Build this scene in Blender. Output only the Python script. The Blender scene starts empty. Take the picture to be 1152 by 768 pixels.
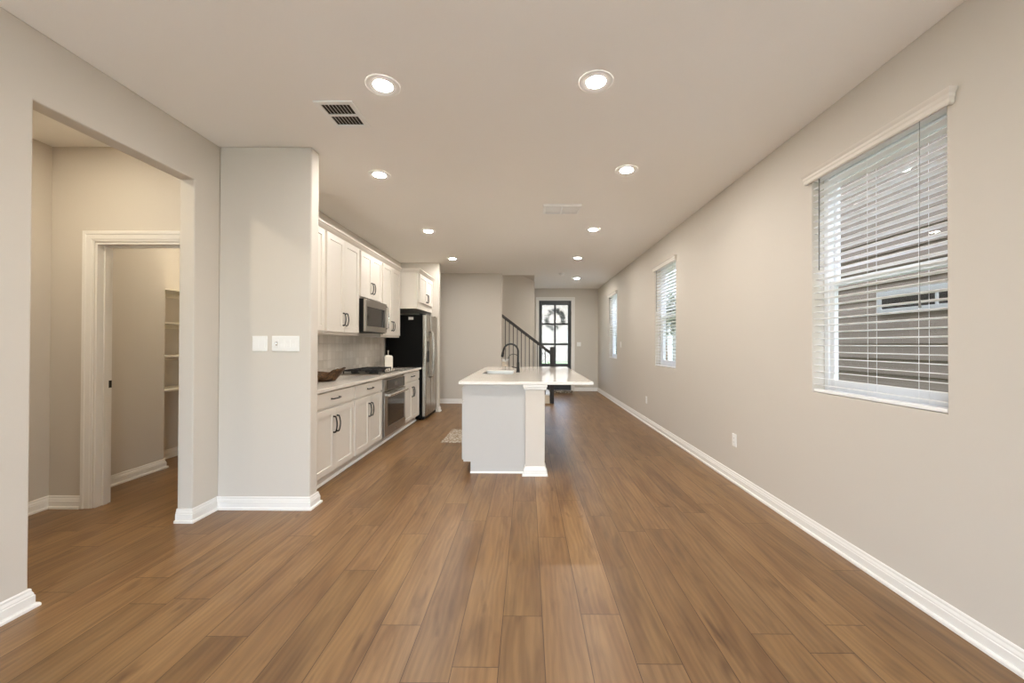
import bpy, bmesh, math, random
from mathutils import Vector, Matrix

# ------------------------------------------------------------------ camera, world, exposure
S = bpy.context.scene
COL = S.collection
H = 2.898; XR = 1.997; XL = -2.476; XLB = -2.589
cam_d = bpy.data.cameras.new('camera'); cam = bpy.data.objects.new('camera', cam_d); COL.objects.link(cam)
S.camera = cam
cam_d.sensor_fit = 'HORIZONTAL'; cam_d.sensor_width = 36.0; cam_d.lens = 448.0 / 1152.0 * 36.0
cam_d.shift_x = -14.49 / 1152.0; cam_d.clip_start = 0.02; cam_d.clip_end = 200
YAW, PITCH, ROLL = 0.0066, 0.0067, 0.0028
fw = Vector((-math.sin(YAW) * math.cos(PITCH), math.cos(YAW) * math.cos(PITCH), math.sin(PITCH)))
r0 = Vector((math.cos(YAW), math.sin(YAW), 0)); u0 = r0.cross(fw)
rt = math.cos(ROLL) * r0 + math.sin(ROLL) * u0; up = -math.sin(ROLL) * r0 + math.cos(ROLL) * u0
cam.matrix_world = Matrix(((rt.x, up.x, -fw.x, 0), (rt.y, up.y, -fw.y, 0), (rt.z, up.z, -fw.z, 1.32), (0, 0, 0, 1)))

S.view_settings.view_transform = 'Standard'; S.view_settings.look = 'None'
S.view_settings.gamma = 1.0; S.view_settings.use_curve_mapping = False
S.view_settings.exposure = 0.32
SKY = 5.2                 # overcast sky strength
LAMP = 420.0               # ceiling lamp radiance
LAMP_COL = (1.0, 0.96, 0.90)
try:
    S.cycles.use_denoising = True
    S.cycles.diffuse_bounces = 7
    S.cycles.max_bounces = 12
    S.cycles.transparent_max_bounces = 24
    S.cycles.sample_clamp_indirect = 6.0
except Exception:
    pass

w = bpy.data.worlds.new('overcast_sky'); S.world = w; w.use_nodes = True
nt = w.node_tree; nt.nodes.clear()
sky = nt.nodes.new('ShaderNodeTexSky')
sky.sky_type = 'NISHITA'; sky.sun_disc = False; sky.sun_elevation = math.radians(55); sky.sun_rotation = math.radians(200)
mixs = nt.nodes.new('ShaderNodeMix'); mixs.data_type = 'RGBA'; mixs.inputs[0].default_value = 0.12
mixs.inputs[6].default_value = (0.86, 0.94, 1.07, 1)
nt.links.new(sky.outputs[0], mixs.inputs[7])
bg = nt.nodes.new('ShaderNodeBackground'); bg.inputs[1].default_value = SKY
wo = nt.nodes.new('ShaderNodeOutputWorld')
nt.links.new(mixs.outputs[2], bg.inputs[0]); nt.links.new(bg.outputs[0], wo.inputs[0])



# ------------------------------------------------------------------ materials
class NB:
    def __init__(s, name):
        s.m = bpy.data.materials.new(name); s.m.use_nodes = True
        s.t = s.m.node_tree; s.t.nodes.clear()
        s.out = s.n('OutputMaterial')

    def n(s, kind, **kw):
        nd = s.t.nodes.new('ShaderNode' + kind)
        for k, v in kw.items(): setattr(nd, k, v)
        return nd

    def l(s, a, b): s.t.links.new(a, b)

    def put(s, sock, v):
        if hasattr(v, 'is_output') or hasattr(v, 'links'): s.l(v, sock)
        else: sock.default_value = v

    def math(s, op, a, b=0.0, c=None):
        nd = s.n('Math', operation=op); s.put(nd.inputs[0], a); s.put(nd.inputs[1], b)
        if c is not None: s.put(nd.inputs[2], c)
        return nd.outputs[0]

    def mix(s, f, a, b, mode='MIX'):
        nd = s.n('Mix', data_type='RGBA', blend_type=mode)
        s.put(nd.inputs[0], f); s.put(nd.inputs[6], a); s.put(nd.inputs[7], b)
        return nd.outputs[2]

    def ramp(s, f, stops):
        nd = s.n('ValToRGB'); el = nd.color_ramp.elements
        while len(el) < len(stops): el.new(0.5)
        for e, (p, c) in zip(el, stops): e.position = p; e.color = c
        s.l(f, nd.inputs[0]); return nd.outputs[0]

    def coords(s): return s.n('TexCoord').outputs['Object']

    def geo(s): return s.n('NewGeometry').outputs['Position']

    def sep(s, v):
        nd = s.n('SeparateXYZ'); s.l(v, nd.inputs[0]); return nd.outputs

    def comb(s, x, y, z):
        nd = s.n('CombineXYZ')
        for i, v in enumerate((x, y, z)): s.put(nd.inputs[i], v)
        return nd.outputs[0]

    def noise(s, vec, scale, detail=3.0, rough=0.55, dist=0.0):
        nd = s.n('TexNoise'); s.l(vec, nd.inputs['Vector'])
        nd.inputs['Scale'].default_value = scale; nd.inputs['Detail'].default_value = detail
        nd.inputs['Roughness'].default_value = rough; nd.inputs['Distortion'].default_value = dist
        return nd.outputs[0]

    def white(s, vec):
        nd = s.n('TexWhiteNoise', noise_dimensions='3D'); s.l(vec, nd.inputs['Vector']); return nd

    def bump(s, hgt, strength, dist=0.001):
        nd = s.n('Bump'); nd.inputs['Strength'].default_value = strength; nd.inputs['Distance'].default_value = dist
        s.l(hgt, nd.inputs['Height']); return nd.outputs[0]

    def principled(s, color, rough=0.5, metal=0.0, spec=0.5, normal=None, **kw):
        p = s.n('BsdfPrincipled'); s.put(p.inputs['Base Color'], color); s.put(p.inputs['Roughness'], rough)
        p.inputs['Metallic'].default_value = metal; p.inputs['Specular IOR Level'].default_value = spec
        if normal is not None: s.l(normal, p.inputs['Normal'])
        for k, v in kw.items(): p.inputs[k].default_value = v
        s.l(p.outputs[0], s.out.inputs[0]); return p


def C(r, g, b):
    f = lambda v: (v / 255 / 12.92) if v <= 10.3 else ((v / 255 + 0.055) / 1.055) ** 2.4
    return (f(r), f(g), f(b), 1)


def simple(name, col, rough=0.5, metal=0.0, spec=0.5, nscale=60, var=0.03, bump=0.0):
    b = NB(name); v = b.coords(); n = b.noise(v, nscale, 2)
    dark = tuple(c * (1 - var) for c in col[:3]) + (1,); lite = tuple(min(1, c * (1 + var)) for c in col[:3]) + (1,)
    c = b.mix(n, dark, lite)
    nm = b.bump(n, bump, 0.002) if bump else None
    b.principled(c, rough, metal, spec, nm); return b.m


M = {}
def wallpaint(name, col, rough, strength):
    b = NB(name); v = b.geo()
    n = b.noise(v, 85, 3, 0.6); n2 = b.noise(v, 1.3, 2)
    c = b.mix(n2, tuple(x * 0.985 for x in col[:3]) + (1,), col)
    b.principled(c, rough, 0, 0.3, b.bump(n, strength, 0.002)); return b.m
M['wall'] = wallpaint('greige_wall_paint', C(211, 204, 194), 0.75, 0.10)
M['ceil'] = wallpaint('ceiling_paint', C(245, 242, 237), 0.9, 0.16)
M['trim'] = simple('white_trim_paint', C(238, 235, 230), 0.35, var=0.01)
M['cab'] = simple('cabinet_paint', C(220, 213, 203), 0.38, var=0.01)
M['island'] = simple('island_paint', C(198, 194, 189), 0.4, var=0.01)
M['black'] = simple('matte_black_metal', C(12, 11, 10), 0.4, 0.0, var=0.05)
M['greyvinyl'] = simple('grey_vinyl', C(176, 175, 172), 0.4, var=0.01)
M['darkwood'] = simple('espresso_wood', C(30, 20, 15), 0.5, var=0.15, nscale=25)
M['blackside'] = simple('black_appliance_side', C(9, 8, 7), 0.55, spec=0.12, var=0.05, nscale=300)
M['castiron'] = simple('cast_iron', C(24, 22, 21), 0.55, var=0.1, nscale=200, bump=0.1)
M['white'] = simple('white_plastic', C(240, 239, 236), 0.35, var=0.01)
M['blind'] = simple('white_blind_slat', C(250, 250, 250), 0.35, var=0.01)
M['valance'] = simple('valance_shaded_white', C(224, 217, 207), 0.45, var=0.01)  # blind white toned down, with the valance's dimmer light in the colour
M['vinyl'] = simple('white_vinyl', C(240, 242, 244), 0.35, var=0.01)
M['ceramic'] = simple('white_ceramic', C(232, 226, 214), 0.25, var=0.02)
M['doorblack'] = simple('black_door_paint', C(34, 34, 36), 0.35, var=0.04)
M['rubber'] = simple('black_plastic', C(8, 7, 7), 0.5, spec=0.3)
M['ventdark'] = simple('duct_interior', C(46, 42, 38), 0.8)
M['grey'] = simple('grey_cord', C(120, 118, 112), 0.5)
M['dkcord'] = simple('wand_plastic', C(104, 102, 98), 0.3)
M['leaf'] = simple('wreath_leaf', C(44, 46, 42), 0.6, var=0.3, nscale=20)
M['twig'] = simple('wreath_twig', C(40, 34, 29), 0.8, var=0.3, nscale=40)
M['concrete'] = simple('concrete', C(190, 188, 182), 0.9, nscale=8, var=0.08)
M['patio'] = simple('pale_bounce_concrete', C(226, 223, 216), 0.9, nscale=8, var=0.05)  # unseen patio kept pale to bounce daylight up to the ceiling
M['shelf'] = simple('shelf_paint', C(236, 230, 216), 0.4, var=0.01)
M['tan'] = simple('stair_riser_paint', C(214, 202, 182), 0.55, var=0.01)
M['carpet'] = simple('stair_carpet', C(176, 166, 150), 0.95, nscale=300, var=0.15, bump=0.4)
M['sticker'] = simple('sticker_paper', C(230, 228, 224), 0.5)
M['glassdark'] = simple('appliance_black_glass', C(30, 25, 20), 0.06, var=0.02)


def steel(name, col, rough, axis):
    b = NB(name); v = b.coords(); x = b.sep(v)
    sc = [8, 8, 8]; sc[axis] = 0.02
    vv = b.comb(b.math('MULTIPLY', x[0], sc[0] * 40), b.math('MULTIPLY', x[1], sc[1] * 40), b.math('MULTIPLY', x[2], sc[2] * 40))
    n = b.noise(vv, 1.0, 2)
    r = b.math('MULTIPLY_ADD', n, 0.04, rough - 0.02)
    b.principled(b.mix(n, tuple(c * .97 for c in col[:3]) + (1,), col), r, 1.0, 0.5); return b.m
M['steel'] = steel('brushed_stainless', C(168, 161, 152), 0.30, 1)
M['steelv'] = steel('brushed_stainless_vertical', C(178, 172, 163), 0.27, 2)
M['chrome'] = steel('polished_metal', C(226, 224, 220), 0.14, 1)
M['dispense'] = simple('dispenser_grey', C(92, 86, 78), 0.35)


def lamp_mat(nm, LAMP, LAMP_COL):
    b = NB(nm); v = b.coords(); n = b.noise(v, 30, 1)
    e = b.n('Emission'); e.inputs[0].default_value = LAMP_COL + (1,)
    s = b.math('MULTIPLY_ADD', n, 0.02 * LAMP, LAMP); b.l(s, e.inputs[1]); b.l(e.outputs[0], b.out.inputs[0]); return b.m
M['lamp'] = lamp_mat('lamp_lens', LAMP, LAMP_COL)
M['lampwarm'] = lamp_mat('warm_lamp_lens', LAMP * 1.0, (1.0, 0.88, 0.68))


def glass_mat(name, tint, ior=1.45, rough=0.0, bump=0.0, refl=1.0):
    b = NB(name); t = b.n('BsdfTransparent'); t.inputs[0].default_value = tint
    g = b.n('BsdfGlossy'); g.inputs['Roughness'].default_value = rough
    f = b.n('Fresnel'); f.inputs[0].default_value = ior
    mx = b.n('MixShader')
    if bump:
        n = b.noise(b.coords(), 60, 3); nm = b.bump(n, bump, 0.01); b.l(nm, g.inputs['Normal'])
    fac = b.math('MULTIPLY', f.outputs[0], b.math('SUBTRACT', 1.0, b.n('NewGeometry').outputs['Backfacing']))
    b.l(fac, mx.inputs[0]); b.l(t.outputs[0], mx.inputs[1]); b.l(g.outputs[0], mx.inputs[2]); b.l(mx.outputs[0], b.out.inputs[0])
    return b.m
M['glass'] = glass_mat('window_glass', (0.975, 0.985, 0.98, 1))


def rain_glass():
    b = NB('rain_glass'); v = b.coords(); n = b.noise(v, 55, 2, 0.5)
    t = b.n('BsdfTransparent'); t.inputs[0].default_value = (0.95, 0.97, 0.98, 1)
    tl = b.n('BsdfTranslucent'); tl.inputs[0].default_value = (0.9, 0.93, 0.95, 1)
    g = b.n('BsdfGlossy'); g.inputs['Roughness'].default_value = 0.08
    b.l(b.bump(n, 0.35, 0.01), g.inputs['Normal'])
    m1 = b.n('MixShader'); b.l(b.math('MULTIPLY_ADD', n, 0.08, 0.0), m1.inputs[0]); b.l(t.outputs[0], m1.inputs[1]); b.l(tl.outputs[0], m1.inputs[2])
    m2 = b.n('MixShader'); m2.inputs[0].default_value = 0.06; b.l(m1.outputs[0], m2.inputs[1]); b.l(g.outputs[0], m2.inputs[2])
    b.l(m2.outputs[0], b.out.inputs[0]); return b.m
M['rain'] = rain_glass()


def floor_mat():
    b = NB('oak_plank_floor'); v = b.geo(); x, y, z = b.sep(v)
    PW, PL = 0.19, 1.42
    xr = b.math('DIVIDE', b.math('SUBTRACT', x, 0.075), PW); row = b.math('FLOOR', xr); fx = b.math('FRACT', xr)
    off = b.white(b.comb(row, 3.7, 1.0)).outputs[0]
    yr = b.math('ADD', b.math('DIVIDE', y, PL), b.math('MULTIPLY', off, 7.0)); idy = b.math('FLOOR', yr); fy = b.math('FRACT', yr)
    wn = b.white(b.comb(row, idy, 9.0)); rnd = wn.outputs[0]; rc = b.sep(wn.outputs[1])
    # grain coordinates, shifted per plank
    gx = b.math('ADD', x, b.math('MULTIPLY', rnd, 31.0)); gy = b.math('ADD', y, b.math('MULTIPLY', rc[1], 57.0))
    def gc(sx, sy, z): return b.comb(b.math('MULTIPLY', gx, sx), b.math('MULTIPLY', gy, sy), z)
    base = b.noise(gc(7, 1.1, 0.0), 1.0, 3, 0.5, 0.5)
    streak = b.noise(gc(13, 1.7, 3.0), 1.0, 4, 0.55, 0.7)
    knot = b.noise(gc(11, 3.2, 7.0), 1.0, 2, 0.5, 0.4)
    fine = b.noise(gc(170, 5.0, 5.0), 1.0, 4, 0.6, 0.2)
    wv = b.n('TexWave', wave_type='BANDS', bands_direction='X', wave_profile='SIN')
    b.l(gc(1, 0.16, 0.0), wv.inputs['Vector'])
    wv.inputs['Scale'].default_value = 10; wv.inputs['Distortion'].default_value = 11; wv.inputs['Detail'].default_value = 1.5
    wv.inputs['Detail Scale'].default_value = 1.0; wv.inputs['Detail Roughness'].default_value = 0.5
    col = b.ramp(base, [(0.30, C(118, 86, 55)), (0.50, C(133, 101, 66)), (0.70, C(142, 110, 74))])
    sm = b.ramp(streak, [(0.46, (0, 0, 0, 1)), (0.72, (1, 1, 1, 1))])
    col = b.mix(b.math('MULTIPLY', sm, 0.55), col, C(84, 58, 38))
    km = b.ramp(knot, [(0.64, (0, 0, 0, 1)), (0.80, (1, 1, 1, 1))])
    col = b.mix(b.math('MULTIPLY', km, 0.72), col, C(72, 46, 28))
    gr = b.math('MULTIPLY_ADD', fine, 0.32, b.math('MULTIPLY_ADD', wv.outputs[1], 0.15, 0.765))
    col = b.mix(1.0, col, b.comb(gr, gr, gr), 'MULTIPLY')
    tone = b.math('MULTIPLY_ADD', rc[0], 0.22, 0.89)
    col = b.mix(1.0, col, b.comb(tone, tone, b.math('MULTIPLY_ADD', rc[2], 0.08, b.math('SUBTRACT', tone, 0.04))), 'MULTIPLY')
    ex = b.math('MINIMUM', fx, b.math('SUBTRACT', 1.0, fx)); ey = b.math('MINIMUM', fy, b.math('SUBTRACT', 1.0, fy))
    e = b.math('MINIMUM', b.math('MULTIPLY', ex, PW), b.math('MULTIPLY', ey, PL))
    seam = b.math('LESS_THAN', e, 0.0017)
    col = b.mix(b.math('MULTIPLY', seam, 0.85), col, C(62, 40, 24))
    hgt = b.math('ADD', b.math('MULTIPLY', fine, 0.35), b.math('MINIMUM', b.math('MULTIPLY', e, 300.0), 1.0))
    rough = b.math('MULTIPLY_ADD', fine, 0.12, 0.29)
    b.principled(col, rough, 0, 0.38, b.bump(hgt, 0.12, 0.0012)); return b.m
M['floor'] = floor_mat()


def quartz(name):
    b = NB(name); v = b.coords(); n = b.noise(v, 420, 2); n2 = b.noise(v, 6, 4)
    c = b.ramp(n, [(0.35, C(214, 205, 194)), (0.5, C(236, 230, 221)), (0.8, C(240, 235, 227))])
    c = b.mix(b.math('MULTIPLY', n2, 0.15), c, C(216, 206, 194))
    b.principled(c, 0.07, 0, 0.5); return b.m
M['quartz'] = quartz('white_quartz')


def tile_mat():
    b = NB('glazed_wall_tile'); v = b.geo(); x, y, z = b.sep(v); T = 0.102
    ty = b.math('DIVIDE', y, T); tz = b.math('DIVIDE', b.math('SUBTRACT', z, 0.914), T)
    fy = b.math('FRACT', ty); fz = b.math('FRACT', tz)
    wn = b.white(b.comb(b.math('FLOOR', ty), b.math('FLOOR', tz), 0.0)); rc = b.sep(wn.outputs[1])
    e = b.math('MINIMUM', b.math('MINIMUM', fy, b.math('SUBTRACT', 1.0, fy)), b.math('MINIMUM', fz, b.math('SUBTRACT', 1.0, fz)))
    g = b.math('LESS_THAN', e, 0.016)
    n = b.noise(v, 22, 3)
    c = b.mix(rc[0], C(206, 198, 187), C(226, 220, 211)); c = b.mix(b.math('MULTIPLY', n, 0.3), c, C(198, 189, 176))
    c = b.mix(g, c, C(186, 178, 167))
    tilt = b.math('ADD', b.math('MULTIPLY', b.math('SUBTRACT', rc[1], 0.5), b.math('MULTIPLY', fy, 2.0)), b.math('MULTIPLY', b.math('SUBTRACT', rc[2], 0.5), b.math('MULTIPLY', fz, 2.0)))
    h = b.math('ADD', tilt, b.math('ADD', b.math('MULTIPLY', n, 1.0), b.math('MINIMUM', b.math('MULTIPLY', e, 14.0), 1.0)))
    b.principled(c, b.math('MULTIPLY_ADD', g, 0.5, 0.10), 0, 0.5, b.bump(h, 0.5, 0.004)); return b.m
M['tile'] = tile_mat()


def bowlwood():
    b = NB('root_wood'); v = b.coords(); n = b.noise(v, 14, 5, 0.6, 1.5)
    c = b.ramp(n, [(0.32, C(34, 22, 12)), (0.5, C(74, 50, 28)), (0.7, C(112, 82, 50))])
    b.principled(c, 0.6, 0, 0.3, b.bump(n, 0.6, 0.01)); return b.m
M['bowl'] = bowlwood()


def rugmat(name, c1, c2, scale):
    b = NB(name); v = b.coords(); vo = b.n('TexVoronoi'); b.l(v, vo.inputs['Vector']); vo.inputs['Scale'].default_value = scale
    n = b.noise(v, scale * 0.8, 3)
    f = b.ramp(b.math('ADD', vo.outputs[0], b.math('MULTIPLY', n, 0.5)), [(0.62, c1), (0.72, c2)])
    n2 = b.noise(v, 500, 2)
    b.principled(f, 0.95, 0, 0.1, b.bump(n2, 0.5, 0.003)); return b.m
M['rug'] = rugmat('patterned_rug', C(216, 208, 194), C(168, 150, 130), 38)
M['mat'] = rugmat('patterned_doormat', C(204, 196, 184), C(104, 86, 72), 18)


def siding(name, a, bcol):
    b = NB(name); v = b.geo(); x, y, z = b.sep(v)
    n = b.noise(b.comb(b.math('MULTIPLY', y, 3.0), b.math('MULTIPLY', z, 60.0), x), 1.0, 4)
    b.principled(b.mix(n, a, bcol), 0.8, 0, 0.2, b.bump(n, 0.3, 0.003)); return b.m
M['siding'] = siding('taupe_lap_siding', C(128, 115, 103), C(142, 129, 117))
M['cream'] = siding('cream_lap_siding', C(122, 118, 109), C(134, 130, 121))
M['roof'] = simple('grey_shingles', C(112, 110, 108), 0.9, nscale=30, var=0.25, bump=0.5)
M['grass'] = simple('lawn', C(96, 112, 62), 0.95, nscale=80, var=0.35, bump=0.5)
M['foliage'] = simple('leaf_green', C(84, 88, 72), 0.7, nscale=14, var=0.35)
M['bark'] = simple('bark', C(92, 76, 60), 0.9, nscale=30, var=0.3, bump=0.5)

# ------------------------------------------------------------------ mesh helpers
WL = {}          # world location of every parent

def T(): return bmesh.new()

def box(bm, x0, x1, y0, y1, z0, z1):
    vs = [bm.verts.new(p) for p in ((x0, y0, z0), (x1, y0, z0), (x1, y1, z0), (x0, y1, z0), (x0, y0, z1), (x1, y0, z1), (x1, y1, z1), (x0, y1, z1))]
    for f in ((3, 2, 1, 0), (4, 5, 6, 7), (0, 1, 5, 4), (1, 2, 6, 5), (2, 3, 7, 6), (3, 0, 4, 7)): bm.faces.new([vs[i] for i in f])
    return bm

def bx(*a): return box(T(), *a)

def obj(name, bm, mat, parent=None, bev=0.0, smooth=False, seg=2):
    bmesh.ops.recalc_face_normals(bm, faces=bm.faces[:])
    if parent is not None: bmesh.ops.translate(bm, verts=bm.verts[:], vec=-WL[parent.name])
    me = bpy.data.meshes.new(name); bm.to_mesh(me); bm.free()
    o = bpy.data.objects.new(name, me); COL.objects.link(o)
    me.materials.append(mat)
    if smooth:
        for p in me.polygons: p.use_smooth = True
    if parent is not None:
        o.parent = parent; WL[o.name] = WL[parent.name].copy()
    else: WL[o.name] = Vector((0, 0, 0))
    if bev:
        md = o.modifiers.new('soft_edges', 'BEVEL'); md.width = bev; md.segments = seg; md.limit_method = 'ANGLE'; md.angle_limit = math.radians(40)
        md.harden_normals = False
    return o

def recenter(o, loc):
    loc = Vector(loc); o.data.transform(Matrix.Translation(-loc)); o.location = loc; WL[o.name] = loc; return o

def thing(name, label, cat, loc, group=None, rz=0.0):
    o = bpy.data.objects.new(name, None); o.empty_display_size = 0.1; COL.objects.link(o)
    o.location = loc; WL[o.name] = Vector(loc)
    return tag(o, label, cat, group)

def tag(o, label, cat, group=None):
    o['label'] = label; o['category'] = cat
    if group: o['group'] = group
    return o

def structure(name, bm, mat, bev=0.0, **k):
    o = obj(name, bm, mat, None, bev, **k); o['kind'] = 'structure'; return o

def struct_empty(name, loc):
    o = bpy.data.objects.new(name, None); COL.objects.link(o); o.location = loc; WL[o.name] = Vector(loc); o['kind'] = 'structure'; return o

def dup(root, loc, label=None, group=None):
    r = root.copy(); COL.objects.link(r); r.location = loc; WL[r.name] = Vector(loc)
    if label: r['label'] = label
    if group: r['group'] = group
    for ch in root.children:
        c = ch.copy(); COL.objects.link(c); c.parent = r
        for g in ch.children:
            d = g.copy(); COL.objects.link(d); d.parent = c
    return r

def slab(axis, w0, w1, us, vs, holes):
    """flat wall/ceiling with rectangular holes. axis 0: u=y v=z, axis 1: u=x v=z, axis 2: u=x v=y."""
    U = sorted(set(list(us) + [h[i] for h in holes for i in (0, 1)])); V = sorted(set(list(vs) + [h[i] for h in holes for i in (2, 3)]))
    U = [u for u in U if us[0] <= u <= us[1]]; V = [v for v in V if vs[0] <= v <= vs[1]]
    bm = T(); vc = {}
    def P(u, v, w):
        k = (u, v, w)
        if k not in vc:
            vc[k] = bm.verts.new({0: (w, u, v), 1: (u, w, v), 2: (u, v, w)}[axis])
        return vc[k]
    def solid(i, j):
        if i < 0 or j < 0 or i >= len(U) - 1 or j >= len(V) - 1: return False
        cu, cv = (U[i] + U[i + 1]) / 2, (V[j] + V[j + 1]) / 2
        return not any(h[0] < cu < h[1] and h[2] < cv < h[3] for h in holes)
    for i in range(len(U) - 1):
        for j in range(len(V) - 1):
            if not solid(i, j): continue
            a, b, c, d = U[i], U[i + 1], V[j], V[j + 1]
            for w_ in (w0, w1): bm.faces.new([P(a, c, w_), P(b, c, w_), P(b, d, w_), P(a, d, w_)])
            for (di, dj, p, q) in ((-1, 0, (a, c), (a, d)), (1, 0, (b, c), (b, d)), (0, -1, (a, c), (b, c)), (0, 1, (a, d), (b, d))):
                if not solid(i + di, j + dj): bm.faces.new([P(*p, w0), P(*q, w0), P(*q, w1), P(*p, w1)])
    return bm

def sweep(path, prof, z0=0.0, bm=None):
    """profile [(d, z)] swept along a floor-plan polyline; d is measured to the right of travel; corners are mitred."""
    bm = bm or T(); path = [Vector((p[0], p[1])) for p in path]; n = len(path); rings = []
    for i, p in enumerate(path):
        dirs = []
        if i > 0: dirs.append((path[i] - path[i - 1]).normalized())
        if i < n - 1: dirs.append((path[i + 1] - path[i]).normalized())
        ns = [Vector((d.y, -d.x)) for d in dirs]
        if len(ns) == 2:
            m = (ns[0] + ns[1]); m = m / (1 + ns[0].dot(ns[1]))
        else: m = ns[0]
        rings.append([bm.verts.new((p.x + m.x * d, p.y + m.y * d, z0 + z)) for d, z in prof])
    k = len(prof)
    for a, b in zip(rings, rings[1:]):
        for i in range(k): bm.faces.new([a[i], a[(i + 1) % k], b[(i + 1) % k], b[i]])
    bm.faces.new(rings[0]); bm.faces.new(rings[-1][::-1])
    return bm

def tube(pts, rad, seg=8, bm=None, caps=True):
    bm = bm or T(); pts = [Vector(p) for p in pts]; rad = rad if isinstance(rad, (list, tuple)) else [rad] * len(pts)
    rings = []; prev = None
    for i, p in enumerate(pts):
        t = (pts[min(i + 1, len(pts) - 1)] - pts[max(i - 1, 0)]).normalized()
        if prev is None:
            a = Vector((0, 0, 1)) if abs(t.z) < 0.9 else Vector((1, 0, 0)); nrm = t.cross(a).normalized()
        else: nrm = (prev - t * prev.dot(t)).normalized()
        prev = nrm; bn = t.cross(nrm)
        rings.append([bm.verts.new(p + rad[i] * (math.cos(2 * math.pi * k / seg) * nrm + math.sin(2 * math.pi * k / seg) * bn)) for k in range(seg)])
    for a, b in zip(rings, rings[1:]):
        for k in range(seg): bm.faces.new([a[k], a[(k + 1) % seg], b[(k + 1) % seg], b[k]])
    if caps: bm.faces.new(rings[0][::-1]); bm.faces.new(rings[-1])
    return bm

def lathe(prof, c, seg=32, bm=None, close=True):
    bm = bm or T(); rings = []
    for r, z in prof:
        if r < 1e-6: rings.append([bm.verts.new((c[0], c[1], c[2] + z))])
        else: rings.append([bm.verts.new((c[0] + r * math.cos(2 * math.pi * k / seg), c[1] + r * math.sin(2 * math.pi * k / seg), c[2] + z)) for k in range(seg)])
    for a, b in zip(rings, rings[1:]):
        for k in range(seg):
            k2 = (k + 1) % seg
            q = [a[k % len(a)], a[k2 % len(a)], b[k2 % len(b)], b[k % len(b)]]
            q = list(dict.fromkeys(q))
            if len(q) > 2: bm.faces.new(q)
    if close:
        for r_ in (rings[0], rings[-1]):
            if len(r_) > 2: bm.faces.new(r_)
    return bm

def prism(poly, axis, a, b, bm=None):
    """polygon in the plane normal to axis (0: (y,z), 1: (x,z), 2: (x,y)) extruded from a to b"""
    bm = bm or T()
    f = {0: lambda p, w_: (w_, p[0], p[1]), 1: lambda p, w_: (p[0], w_, p[1]), 2: lambda p, w_: (p[0], p[1], w_)}[axis]
    A = [bm.verts.new(f(p, a)) for p in poly]; B = [bm.verts.new(f(p, b)) for p in poly]
    bm.faces.new(A); bm.faces.new(B[::-1])
    for i in range(len(poly)):
        j = (i + 1) % len(poly); bm.faces.new([A[i], A[j], B[j], B[i]])
    return bm

def FX(s=1):     # u -> y, v -> z, n -> x (s: outward sign)
    return lambda u, v, n: (n, u, v)

def panel(mp, u0, u1, v0, v1, steps, bm=None):
    """nested rectangles: steps = [(inset, n)], first is the back, last is capped"""
    bm = bm or T(); rings = []
    for ins, n in steps:
        rings.append([bm.verts.new(mp(u, v, n)) for u, v in ((u0 + ins, v0 + ins), (u1 - ins, v0 + ins), (u1 - ins, v1 - ins), (u0 + ins, v1 - ins))])
    for a, b in zip(rings, rings[1:]):
        for i in range(4): bm.faces.new([a[i], a[(i + 1) % 4], b[(i + 1) % 4], b[i]])
    bm.faces.new(rings[0]); bm.faces.new(rings[-1][::-1])
    return bm

def shaker(mp, u0, u1, v0, v1, nb, nf, rail=0.058):
    s = 1 if nf > nb else -1
    return panel(mp, u0, u1, v0, v1, [(0, nb), (0, nf - s * .0015), (.0015, nf), (rail, nf), (rail + .003, nf - s * .009), ])

def slabfront(mp, u0, u1, v0, v1, nb, nf):
    s = 1 if nf > nb else -1
    return panel(mp, u0, u1, v0, v1, [(0, nb), (0, nf - s * .002), (.002, nf)])

def pull(mp, u, v, n, L, vertical, s=1, r=0.0065, rise=0.034):
    """bowed bar pull with two feet, centred at (u, v) on the face n"""
    pts = []; N = 12
    pts.append((-L / 2, 0.0)); pts.append((-L / 2, rise * .55))
    for i in range(N + 1):
        t = -1 + 2 * i / N
        pts.append((t * L / 2 * .97, rise * (.62 + .38 * (1 - t * t))))
    pts.append((L / 2, rise * .55)); pts.append((L / 2, 0.0))
    P = [mp(u, v + a, n + s * d) if vertical else mp(u + a, v, n + s * d) for a, d in pts]
    bm = tube(P, r, 8)
    for a in (-L / 2, L / 2):
        q0, q1 = (mp(u, v + a, n), mp(u, v + a, n + s * .006)) if vertical else (mp(u + a, v, n), mp(u + a, v, n + s * .006))
        tube([q0, q1], .009, 10, bm)
    return bm

# ------------------------------------------------------------------ room shell
structure('floor', slab(2, -0.12, 0.0, (-4.4, 2.157), (-2.76, 11.46), []), M['floor'])
structure('ceiling', slab(2, H, H + 0.14, (-4.4, 2.157), (-2.76, 11.46), [(-3.2, 0.16, 9.1, 10.06)]), M['ceil'])
WIN = [(1.907, 2.808), (5.377, 6.247), (8.91, 9.765)]
WZ0, WZ1 = 0.992, 2.505
structure('wall_left', slab(0, XLB, XL, (-2.6, 7.85), (0, H), [(1.97, 2.937, -1, 2.535)]), M['wall'], .008)
structure('wall_kitchen_stub', bx(XL, -1.735, 3.172, 3.292, 0, H), M['wall'], .012, seg=3)
structure('wall_kitchen_end', bx(XL, -1.724, 7.727, 7.85, 0, H), M['wall'], .012, seg=3)
structure('wall_right', slab(0, XR, XR + .16, (-2.72, 11.46), (0, H), [(a, b, WZ0, WZ1) for a, b in WIN]), M['wall'], .005)
structure('wall_rear', slab(1, -2.72, -2.6, (XLB, XR), (0, H), [(-2.3, 1.86, -1, 2.5)]), M['wall'])
structure('wall_front', slab(1, 11.3, 11.42, (0.05, XR), (0, H), [(0.315, 1.252, -1, 2.57)]), M['wall'])
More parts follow.
